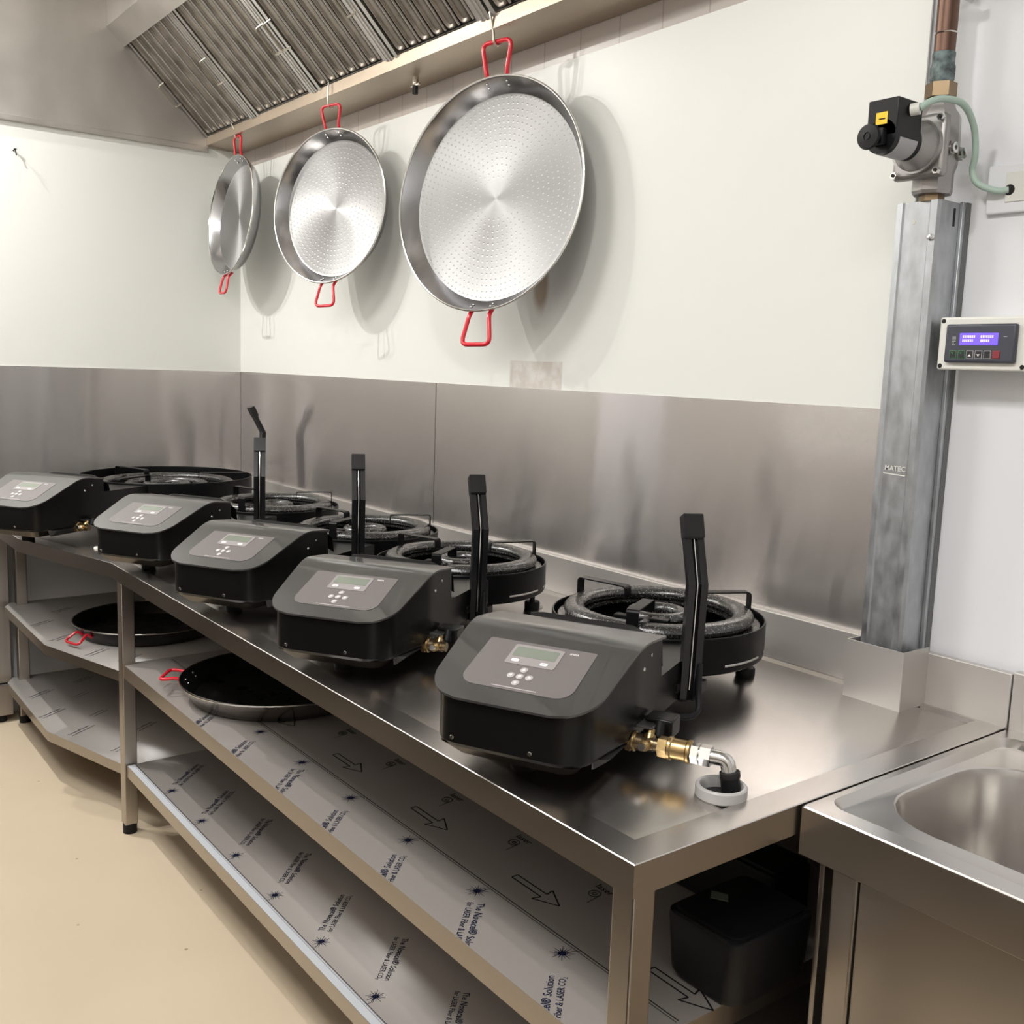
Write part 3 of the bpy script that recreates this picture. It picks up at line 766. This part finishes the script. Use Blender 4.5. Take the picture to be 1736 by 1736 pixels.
    # ---- upright folding arm
    def arm(c, nrm, ztop, zbend, z0):
        """c: top centre (x,y); nrm: horizontal direction the pad faces away from the drum"""
        n = V((*nrm, 0)).normalized(); sdv = V((-n.y, n.x, 0)); c = V((*c, 0))
        pt = c+V((0, 0, ztop)); pb = c+n*.052+V((0, 0, zbend)); p0 = c+n*.040+V((0, 0, z0))
        ar = MB()
        def bar3(off, w, d0, d1, pts, m):
            rings = [[p+sdv*(off-w)+n*d0, p+sdv*(off+w)+n*d0, p+sdv*(off+w)+n*d1, p+sdv*(off-w)+n*d1] for p in pts]
            ar.loft(rings, m)
        pts = [p0, pb, pt-V((0, 0, .004))]
        bar3(-.0115, .006, -.012, .004, pts, M['cap']); bar3(.0115, .006, -.012, .004, pts, M['cap']); bar3(0, .006, -.012, -.003, pts, M['black'])
        a = ar.build('arm', t, angle=20)
        ar = MB(); ar.tube([p0+n*-.001+V((0, 0, .02)), pb+n*-.001, pt+(pb-pt)*.2], .0016, M['chrome'], 6); ar.build('pull_rod', a)
        d = (pt-pb).normalized(); ncap = sdv.cross(d).normalized()
        if ncap.dot(n) < 0: ncap = -ncap
        ar = MB(); L = .046
        c0 = pt+d*.004
        def ringc(p, e): return [p+sdv*(-.018+e)+ncap*(-.014+e), p+sdv*(.018-e)+ncap*(-.014+e), p+sdv*(.018-e)+ncap*(.008-e), p+sdv*(-.018+e)+ncap*(.008-e)]
        ar.loft([ringc(c0-d*L, .003), ringc(c0-d*(L-.003), 0), ringc(c0-d*.002, 0), ringc(c0, .002)], M['cap']); ar.build('rubber_cap', a)
    if not back:
        arm((.138, -.266), (math.cos(math.radians(-55)), math.sin(math.radians(-55))), .373, .262, .052)
        b = MB(); b.box(.120, .172, -.262, -.225, zb, zb+.02, M['black'], .002); b.box(.112, .150, -.33, -.235, .072, .088, M['black'], .002); b.build('arm_bracket', t)
        b = MB(); b.tube(fillet([(.12, -.42, .062), (.135, -.375, .050), (.168, -.345, .035), (.185, -.315, .038), (.178, -.300, .075), (.176, -.296, .12)], .03, 5), .0055, M['rubber'], 10); b.build('cable', t)
    else:
        arm(*back)
    return t
P1 = (.711, .526, .132, .204)
lab = ['black gas burner nearest the sink, its brass pipe dropping into the bench', 'black gas burner second from the sink, brass valve just left of nearest console',
       'black gas burner standing in the middle of the row of five', 'black gas burner fourth from the sink, beside the largest burner', 'largest black gas burner, in the left corner against the steel walls']
B1 = make_burner(.219, .129, .054, .195, .146, P1, lab[0])
poses = [(2.957, -.324, .455), (2.282, -.354, .585), (1.752, -.340, .514), (1.158, -.363, .525)]
for k, (x, y, a) in enumerate(poses):
    o = B1 if k == 0 else copy_tree(B1)
    o.location = (x, y, H-.0025); o.rotation_euler = (0, 0, a); o['label'] = lab[k]
# gas pipe of the nearest burner
yv, zv = -.711+.176, .052
b = MB(); X = lambda x, dy=0, dz=0: V((x, yv+dy, zv+dz))
b.hexnut(X(.186), X(.200), .0165, M['brass'])
b.lathe([(.013, 0), (.0185, .002), (.0185, .006), (.0165, .008), (.0165, .030), (.0185, .032), (.0185, .036), (.013, .038)], M['brass'], 24, mx=Matrix.Translation(X(.200)) @ Matrix.Rotation(PI/2, 4, 'Y'))
b.build('brass_coupling', B1, label='brass coupling')
b = MB(); b.hexnut(X(.238), X(.249), .016, M['chrome']); b.cyl(X(.249), X(.252), .012, M['chrome'], 14); b.hexnut(X(.252), X(.268), .0165, M['chrome'])
b.build('hose_nuts', B1, label='chrome hose nuts')
b = MB(); b.tube(fillet([X(.268), X(.292), X(.298, .0, -.030)], .016, 6), .0115, M['chrome'], 14); b.build('elbow', B1, label='chrome elbow')
b = MB(); b.cyl(X(.297, .0, -.022), X(.3005, .0, -.048), .0145, M['rubber'], 16); b.cyl(X(.2965, 0, -.018), X(.298, 0, -.026), .0155, M['dark'], 16); b.build('gas_hose', B1)
# the big burner
th5 = .57
B5 = make_burner(.322, .163, .054, .255, .146, (.80, .615, .132, .214), lab[4], True, ((.177, .310), (.581, .814), .425, .322, .05))
B5.location = (.450, -.491, H-.0025); B5.rotation_euler = (0, 0, th5)
# white pad beneath a foot
for (x, y, q, lb_) in ((2.374, -.182, .0225, 'round white pad under the back foot of the second burner from the sink'), (1.055, -.915, .016, 'small white pad under the front corner of the fourth burner from the sink')):
    b = MB(); b.lathe([(0, 0), (q, 0), (q+.001, .002), (q, .006), (0, .006)], M['white_pl'], 28); o = b.build('felt_pad'); o.location = (x, y, H-.0025); tag(o, lb_, 'pad')

# ------------------------------------------------------------------ pans on the shelves
def shelf_pan(c, r, rb, h, lab, ang, mwall, mout, lift=0., hl=.07, hw=.055):
    t = thing('paella_pan', lab, 'pan', group='dark pans on the shelves', mx=Matrix.Translation(c))
    pan_parts(t, r, rb, h, .0048, ang, mwall, M['blackiron'], mout, hl, hw, hw*.65, lift)
shelf_pan((.785, -.675, .485+.052), .256, .225, .046, 'black paella pan with red handle on the upper corner shelf', (math.radians(-72), math.radians(108)), M['blackiron'], M['blackiron'], -.036, .042, .042)
shelf_pan((1.835, -.645, .54+.054), .272, .235, .048, 'steel sided paella pan on the middle shelf beneath the burners', (math.radians(-127), math.radians(53)), M['blackiron'], M['pan_side'], -.01, .048, .05)

# ------------------------------------------------------------------ black boxes under the bench end
t = thing('storage_box', 'black rounded plastic box at the right end of the middle shelf', 'box', (3.46, -.63, .54))
b = MB()
rg = []
for z, e, q in ((.0005, .016, .03), (.004, .008, .03), (.014, .004, .028), (.100, 0, .022), (.106, .001, .022), (.109, .005, .02)):
    rg.append([V((x, y, z)) for x, y in rrect(-.075+e, .072-e, -.09+e, .10-e, q)])
b.loft(rg, M['black_plastic']); b.build('body', t)
b = MB(); b.prism(rrect(-.066, .062, -.08, .09, .02), .108, .113, M['black_plastic']); b.build('lid', t)
b = MB(); b.loft([[V((-.058, -.0, .1135)), V((-.034, .012, .1135)), V((-.020, -.004, .1135)), V((-.044, -.018, .1135))], [V((-.058, -.0, .1145)), V((-.034, .012, .1145)), V((-.020, -.004, .1145)), V((-.044, -.018, .1145))]], M['tag']); b.build('tag', t, label='small greenish tag')
t = thing('equipment_case', 'tall black case standing behind the rounded box on the shelf', 'case', (3.30, -.43, .54))
b = MB(); b.box(-.16, .125, -.07, .03, .0005, .105, M['black_plastic'], .006); b.build('body', t)
b = MB(); b.box(-.155, .12, -.065, .025, .105, .112, M['rubber'], .003); b.build('lid', t)

# ------------------------------------------------------------------ sink
t = thing('sink_unit', 'stainless sink unit with a deep bowl at the right end', 'sink', (4.0, -.3, 0))
IS = Matrix.Translation((-4.0, .3, 0))
sx0, sx1, sy0, sy1 = 3.549, 4.75, -.618, -.006
b = MB()
rings = [(sx0, sx1, sy0, sy1, .003, H-.0025), (sx0+.0018, sx1-.0018, sy0+.0018, sy1-.0018, .004, H-.0005),
         (sx0+.014, sx1-.03, sy0+.034, sy1-.055, .035, H), (sx0+.017, sx1-.034, sy0+.038, sy1-.06, .033, H-.004), (sx0+.024, sx1-.044, sy0+.046, sy1-.068, .028, H-.013), (sx0+.027, sx1-.047, sy0+.049, sy1-.071, .027, H-.014),
         (3.585, 4.14, -.520, -.145, .115, H-.015), (3.588, 4.137, -.517, -.148, .112, H-.017), (3.592, 4.133, -.513, -.152, .108, H-.028), (3.605, 4.12, -.50, -.165, .10, .64), (3.63, 4.095, -.475, -.19, .08, .61), (3.7, 4.02, -.40, -.26, .05, .603)]
b.loft([[V((x, y, z)) for x, y in rrect(x0, x1, y0, y1, q)] for x0, x1, y0, y1, q, z in rings], M['steel'], True, False, True)
b.build('sink_top', t, IS, angle=30)
b = MB(); b.box(sx0, sx1, sy0, sy0+.012, .775, H-.0025, M['steel_side'], .001); b.box(sx0, sx0+.012, sy0+.012, sy1, .775, H-.0025, M['steel_side'], .002); b.build('apron', t, IS)
b = MB(); b.box(sx0+.002, sx1, -.022, -.004, H-.003, .957, M['upst'], .003); b.build('upstand', t, IS)
for x, y in ((3.60, -.605), (4.68, -.605), (3.60, -.07)):
    b = MB(); b.box(x, x+.04, y, y+.04, .03, .80, M['steel_side'], .003); o = b.build('leg', t, IS)
    b = MB(); b.cyl((x+.02, y+.02, 0), (x+.02, y+.02, .032), .021, M['rubber'], 16); b.build('foot_cap', o)
b = MB(); b.box(3.642, 4.68, -.600, -.592, .28, .79, M['steel_side'], .002); b.build('front_panel', t, IS)
b = MB(); b.box(3.576, 3.585, -.602, -.03, .28, .772, M['steel_side'], .002); b.build('side_panel', t, IS)
b = MB(); b.box(3.60, 4.72, -.60, -.03, .24, .275, M['steel_side'], .002); b.build('shelf', t, IS)

# ------------------------------------------------------------------ pipe cover, valve, control box
t = thing('pipe_cover', 'tall galvanised steel pipe cover standing on the bench end', 'pipe cover', (3.315, -.04, H))
IC = Matrix.Translation((-3.315, .04, -H))
b = MB()
pf = [(3.268, .003), (3.268, -.060), (3.273, -.076), (3.287, -.080), (3.290, -.077), (3.340, -.077), (3.343, -.080), (3.356, -.080), (3.361, -.074), (3.361, .003)]
b.prism(pf, .852, 1.793, M['galv']); b.build('channel', t, IC, angle=25)
b = MB(); b.box(3.361, 3.368, -.014, .011, .90, 1.795, M['galv'], .001); b.box(3.368, 3.3695, -.004, .011, .90, 1.795, M['strip']); b.build('edge_strip', t, IC)
b = MB(); b.box(3.3605, 3.3618, -.033, -.027, 1.75, 1.782, M['dark']); b.build('slot', t, IC)
for x, y, z, nrm in ((3.349, -.080, 1.727, 1),):
    b = MB(); b.lathe([(0, .006), (.004, .005), (.0065, .001), (.0065, 0)], M['chrome'], 14, mx=Matrix.Translation((x, y, z)) @ Matrix.Rotation(PI/2, 4, 'X')); b.build('screw', t, IC)
b = MB(); b.lathe([(0, .0006), (.004, .0006), (.0045, 0)], M['white_pl'], 14, mx=Matrix.Translation((3.31, -.077, 1.757)) @ Matrix.Rotation(PI/2, 4, 'X')); b.build('rivet', t, IC)
b = MB(); w = Matrix.Translation((3.294, -.0776, 1.298)) @ Matrix.Rotation(PI/2, 4, 'X')
b.text('MATEC', .0135, w, M['white_pl'])
b.quad([(3.292, -.0776, 1.293), (3.338, -.0776, 1.291), (3.338, -.0776, 1.289), (3.292, -.0776, 1.291)], M['white_pl']); b.build('lettering', t, IC, recalc=False)

vx, vy, vz = 3.332, -.062, 1.898
DZ = Matrix.Translation((0, 0, -.018))
t = thing('gas_shutoff_valve', 'grey cast gas valve with black coil above the pipe cover', 'gas valve', (vx, vy, vz))
IV = Matrix.Identity(4)
def cy(y0, y1, r0, m, b, r1=None, x=0, z=0, n=24): b.cyl((x, y0, z), (x, y1, z), r0, m, n, r1)
b = MB(); b.lathe([(0, -.094), (.034, -.094), (.036, -.088), (.036, -.056), (.041, -.040), (.042, 0), (.040, .042), (.030, .055), (.027, .066), (0, .066)], M['cast'], 8)
b.box(-.050, .050, -.056, -.036, -.072, .037, M['cast'], .008, 3); b.box(-.030, .030, -.052, .018, -.036, .040, M['cast'], .012, 3)
b.build('body', t)
b = MB(); b.cyl((0, -.056, 0), (0, -.066, 0), .047, M['cast'], 32); b.cyl((0, -.066, 0), (0, -.094, 0), .043, M['cast'], 32, .030); b.build('bonnet', t, DZ)
for x in (-.041, .041):
    for z in (-.045, .046):
        b = MB(); b.hexnut((x, -.056, z), (x, -.064, z), .0065, M['chrome']); b.cyl((x, -.064, z), (x, -.066, z), .003, M['dark'], 8); b.build('bolt', t, DZ)
for y, z in ((-.022, -.002), (.006, -.008)):
    b = MB(); b.hexnut((.034, y, z), (.046, y, z), .0125, M['cast']); b.lathe([(.004, 0), (.0095, 0), (.0095, .009), (.004, .009)], M['chrome'], 16, mx=Matrix.Translation((.043, y, z)) @ Matrix.Rotation(PI/2, 4, 'Y')); b.build('test_port', t, DZ)
b = MB(); b.cyl((0, -.090, 0), (0, -.172, 0), .029, M['black_plastic'], 32); b.box(-.029, .029, -.172, -.098, 0, .062, M['black_plastic'], .002); b.build('coil', t, DZ)
b = MB(); b.lathe([(.0293, .006), (.0297, .006), (.0297, .060), (.0293, .060)], M['grey_label'], 20, mx=Matrix.Translation((0, -.100, 0)) @ Matrix.Rotation(PI/2, 4, 'X'), a0=-PI*.75, a1=-.08)
b.build('rating_label', t, DZ)
b = MB(); b.box(-.012, .010, -.1728, -.1722, .020, .040, M['yellow']); b.box(-.006, .006, -.1732, -.1728, .028, .030, M['ink_k']); b.build('warning_label', t, DZ, label='yellow warning label')
b = MB(); b.cyl((0, -.172, -.004), (0, -.200, -.006), .006, M['black_plastic'], 12); b.box(-.012, .012, -.186, -.172, -.016, .012, M['rubber'], .003)
b.lathe([(0, 0), (.008, 0), (.012, .004), (.020, .006), (.0215, .009), (.020, .013), (.007, .014), (.007, .0125), (.005, .0125), (.005, .014), (0, .014)], M['black_plastic'], 28, mx=Matrix.Translation((0, -.198, -.006)) @ Matrix.Rotation(PI/2, 4, 'X'))
b.build('reset_knob', t, DZ)
b = MB(); b.hexnut((0, 0, .066), (0, 0, .0755), .022, M['brass_d']); b.hexnut((0, 0, .0755), (0, 0, .100), .027, M['brass_d']); b.build('union_nut', t, label='dull brass union nut')
b = MB(); b.hexnut((0, 0, -.094), (0, 0, -.106), .022, M['brass_d']); b.build('union_nut', t, label='brass union nut')
b = MB(); b.cyl((.029, -.135, .045), (.043, -.130, .046), .010, M['white_pl'], 16); b.build('cable_gland', t, DZ)
t = thing('copper_pipe', 'vertical copper gas pipe with green corrosion above the valve', 'pipe', (vx, vy, vz+.1))
b = MB(); b.tube([(0, 0, .045), (0, 0, .055), (0, 0, 1.04)], [.0175, .0185, .0185], M['copper'], 24); b.build('tube', t)
b = MB(); b.lathe([(.0, 0), (.018, 0), (.021, .006), (.0215, .028), (.0195, .034), (.020, .052), (.018, .054)], M['copper_w'], 24); b.build('soldered_joint', t, label='corroded green and black joint')
b = MB(); b.torus(.019, .0014, .085, M['chrome'], 24, 6); b.build('solder_line', t)
t = thing('pipe_clamp', 'steel clamp holding the copper pipe to the wall', 'clamp', (vx, vy, 2.158))
b = MB(); b.lathe([(.0192, -.008), (.0225, -.008), (.0225, .008), (.0192, .008), (.0192, -.008)], M['chrome'], 28); b.box(-.038, -.021, -.004, .004, -.008, .008, M['chrome'], .001); b.box(.021, .038, -.004, .004, -.008, .008, M['chrome'], .001); b.build('band', t)
b = MB(); b.cyl((0, .0225, 0), (0, .074, 0), .005, M['chrome'], 10); b.build('stud', t)

t = thing('socket_plate', 'white wall plate with a cable hole, right of the gas valve', 'wall plate', (3.449, .012, 1.815))
b = MB(); b.box(-.047, .044, -.012, 0, -.045, .040, M['plain'], .003); b.box(-.012, .024, -.0145, -.011, -.027, .024, M['white_pl'], .0015); b.build('plate', t)
b = MB(); b.lathe([(0, .0008), (.009, .0008), (.0095, 0)], M['dark'], 18, mx=Matrix.Translation((-.004, -.0145, -.006)) @ Matrix.Rotation(PI/2, 4, 'X')); b.build('cable_hole', t)
pts = [(3.374, -.192, 1.9265), (3.385, -.178, 1.938), (3.393, -.15, 1.946), (3.400, -.10, 1.944), (3.400, -.06, 1.914), (3.396, -.04, 1.873), (3.388, -.03, 1.845), (3.398, -.026, 1.822), (3.427, -.014, 1.808), (3.444, -.004, 1.809)]
def crom(P, n=6):
    P = [V(p) for p in P]; Q = [P[0]]+P+[P[-1]]; o = []
    for a, b_, c, d in zip(Q, Q[1:], Q[2:], Q[3:]):
        for k in range(n):
            s_ = k/n; o.append(.5*((2*b_)+(c-a)*s_+(2*a-5*b_+4*c-d)*s_*s_+(3*b_-a-3*c+d)*s_**3))
    return o+[P[-1]]
b = MB(); b.tube(crom(pts), .0058, M['cable'], 12); tag(b.build('valve_cable'), 'pale green cable looping from the valve coil to the wall plate', 'cable')

t = thing('control_box', 'white framed control box with a lit blue display by the duct', 'control box', (3.457, -.068, 1.538))
b = MB(); b.box(-.075, .075, .012, .079, -.043, .043, M['white_pl'], .004); b.build('back_box', t)
b = MB(); b.box(-.082, .082, .0, .012, -.048, .046, M['white_pl'], .004, 3); fp = b.build('frame', t)
for x in (-.075, .075):
    for z in (-.041, .039):
        b = MB(); b.lathe([(0, .0012), (.0035, .0012), (.0042, 0)], M['dark'], 14, mx=Matrix.Translation((x, 0, z)) @ Matrix.Rotation(PI/2, 4, 'X')); b.build('screw', t)
b = MB(); b.box(-.064, .064, -.010, .002, -.035, .033, M['disp_b'], .004, 3); kp = b.build('keypad', t, label='dark keypad')
b = MB(); b.box(-.036, .034, -.0112, -.0095, -.004, .017, M['disp'], .0006); b.build('screen', kp, label='lit blue screen')
b = MB()
for x0, x1, z0 in ((-.030, -.008, .0085), (.003, .024, .0085), (-.030, -.010, .0015), (.003, .018, .0015)):
    x = x0
    while x < x1: b.box(x, x+.0022, -.0116, -.0112, z0, z0+.0045, M['disp_t']); x += .0034
b.build('screen_characters', kp)
b = MB(); b.text('MIII', .010, Matrix.Translation((-.043, -.0104, -.004)) @ Matrix.Rotation(PI/2, 4, 'X') @ Matrix.Rotation(PI/2, 4, 'Z'), M['grey_label']); b.build('lettering', kp, recalc=False)
b = MB(); b.box(.043, .049, -.0104, -.0100, .010, .0112, M['grey_label']); b.build('dash_mark', kp)
for k, m in enumerate((M['key_gn'], M['key_gn'], M['key_k'], M['key_k'], M['key_k'], M['key_rd'])):
    x = -.046+.0158*k
    b = MB(); b.box(x-.0066, x+.0066, -.0112, -.0098, -.0275, -.0135, M['grey_label'] if k in (2, 3, 4) else m, .0005); b.box(x-.0055, x+.0055, -.0118, -.0110, -.0265, -.0145, M['key_k'] if k != 5 else m, .0005)
    if k in (2, 3):
        z = -.024; dz = .004*(1 if k == 2 else -1)
        b.prism_x if 0 else b.loft([[V((x-.003, -.0121, z if k == 2 else z+.004)), V((x+.003, -.0121, z if k == 2 else z+.004)), V((x, -.0121, z+(.004 if k == 2 else 0)))], [V((x-.003, -.0118, z if k == 2 else z+.004)), V((x+.003, -.0118, z if k == 2 else z+.004)), V((x, -.0118, z+(.004 if k == 2 else 0)))]], M['key_w'])
    if k in (0, 1): b.loft([[V((x+q*.004, -.0121, -.017+abs(q)*.0)) for q in (-1, -.3, .3)]+[V((x, -.0121, -.020))], [V((x+q*.004, -.0118, -.017)) for q in (-1, -.3, .3)]+[V((x, -.0118, -.020))]], M['key_gn'])
    b.build('button', kp)

# ------------------------------------------------------------------ steel cabinet at the far left under the bench
t = thing('steel_cabinet', 'grey steel cabinet side at the left end of the bench', 'cabinet', (.04, -1.4, 0))
b = MB(); b.box(-.036, .06, -.4, .40, .16, .80, M['cab'], .003); b.build('body', t)
b = MB(); b.box(-.036, .075, -.4, .40, .03, .155, M['cab'], .004); b.build('plinth', t)
b = MB(); b.cyl((.04, .36, 0), (.04, .36, .03), .02, M['rubber'], 14); b.build('foot', t)

# ------------------------------------------------------------------ lights
def area(name, loc, size, power, col, target=None, sy=None):
    l = bpy.data.lights.new(name, 'AREA'); l.energy = power; l.color = col; l.size = size
    if sy: l.shape = 'RECTANGLE'; l.size_y = sy
    o = bpy.data.objects.new(name, l); COL.objects.link(o); o.location = loc
    d = (V(target)-V(loc)) if target else V((0, 0, -1))
    o.rotation_euler = d.to_track_quat('-Z', 'Y').to_euler()
    return o
area('ceiling_downlight', (.18, -1.64, 2.95), .035, 15, (1, .99, .95))
area('ceiling_downlight', (.48, -1.65, 2.95), .035, 25, (1, .99, .95))
area('ceiling_downlight', (3.4, -1.9, 3.0), .16, 22, (1, .99, .97))
area('ceiling_panel_light', (1.9, -1.9, 3.02), .6, 17, (1, .99, .96))
area('ceiling_panel_light', (1.3, -2.35, 3.02), 1.2, 22, (1, 1, .98), None, .3)  # added soft fill to brighten the left side, no fixture seen
area('ceiling_panel_light', (4.4, -2.2, 3.02), 1.2, 30, (1, 1, .98), None, .3)  # added soft fill from the camera side, no fixture seen
w = bpy.data.worlds.new('room_ambient'); S.world = w; w.use_nodes = True
w.node_tree.nodes['Background'].inputs[0].default_value = (.9, .95, 1, 1); w.node_tree.nodes['Background'].inputs[1].default_value = .1

# ------------------------------------------------------------------ camera
yaw, pitch, roll = .9146, .1400, .0347
d = V((-math.sin(yaw)*math.cos(pitch), math.cos(yaw)*math.cos(pitch), -math.sin(pitch)))
r0 = V((math.cos(yaw), math.sin(yaw), 0)); u0 = r0.cross(d)
r_ = r0*math.cos(roll)+u0*math.sin(roll); u_ = -r0*math.sin(roll)+u0*math.cos(roll)
cam = bpy.data.cameras.new('camera'); cam.sensor_width = 36; cam.sensor_fit = 'HORIZONTAL'; cam.lens = 1720.76/1736*36; cam.clip_start = .02
co = bpy.data.objects.new('camera', cam); COL.objects.link(co)
co.matrix_world = Matrix(((r_.x, u_.x, -d.x, 4.3976), (r_.y, u_.y, -d.y, -1.8233), (r_.z, u_.z, -d.z, 1.4645), (0, 0, 0, 1)))
S.camera = co
vs = S.view_settings; S.display_settings.display_device = 'sRGB'
vs.view_transform = 'Standard'; vs.look = 'None'; vs.gamma = 1; vs.exposure = .07; vs.use_curve_mapping = False
S.cycles.max_bounces = 10; S.cycles.use_denoising = True
S.cycles.sample_clamp_indirect = 4.; S.cycles.blur_glossy = 1.5
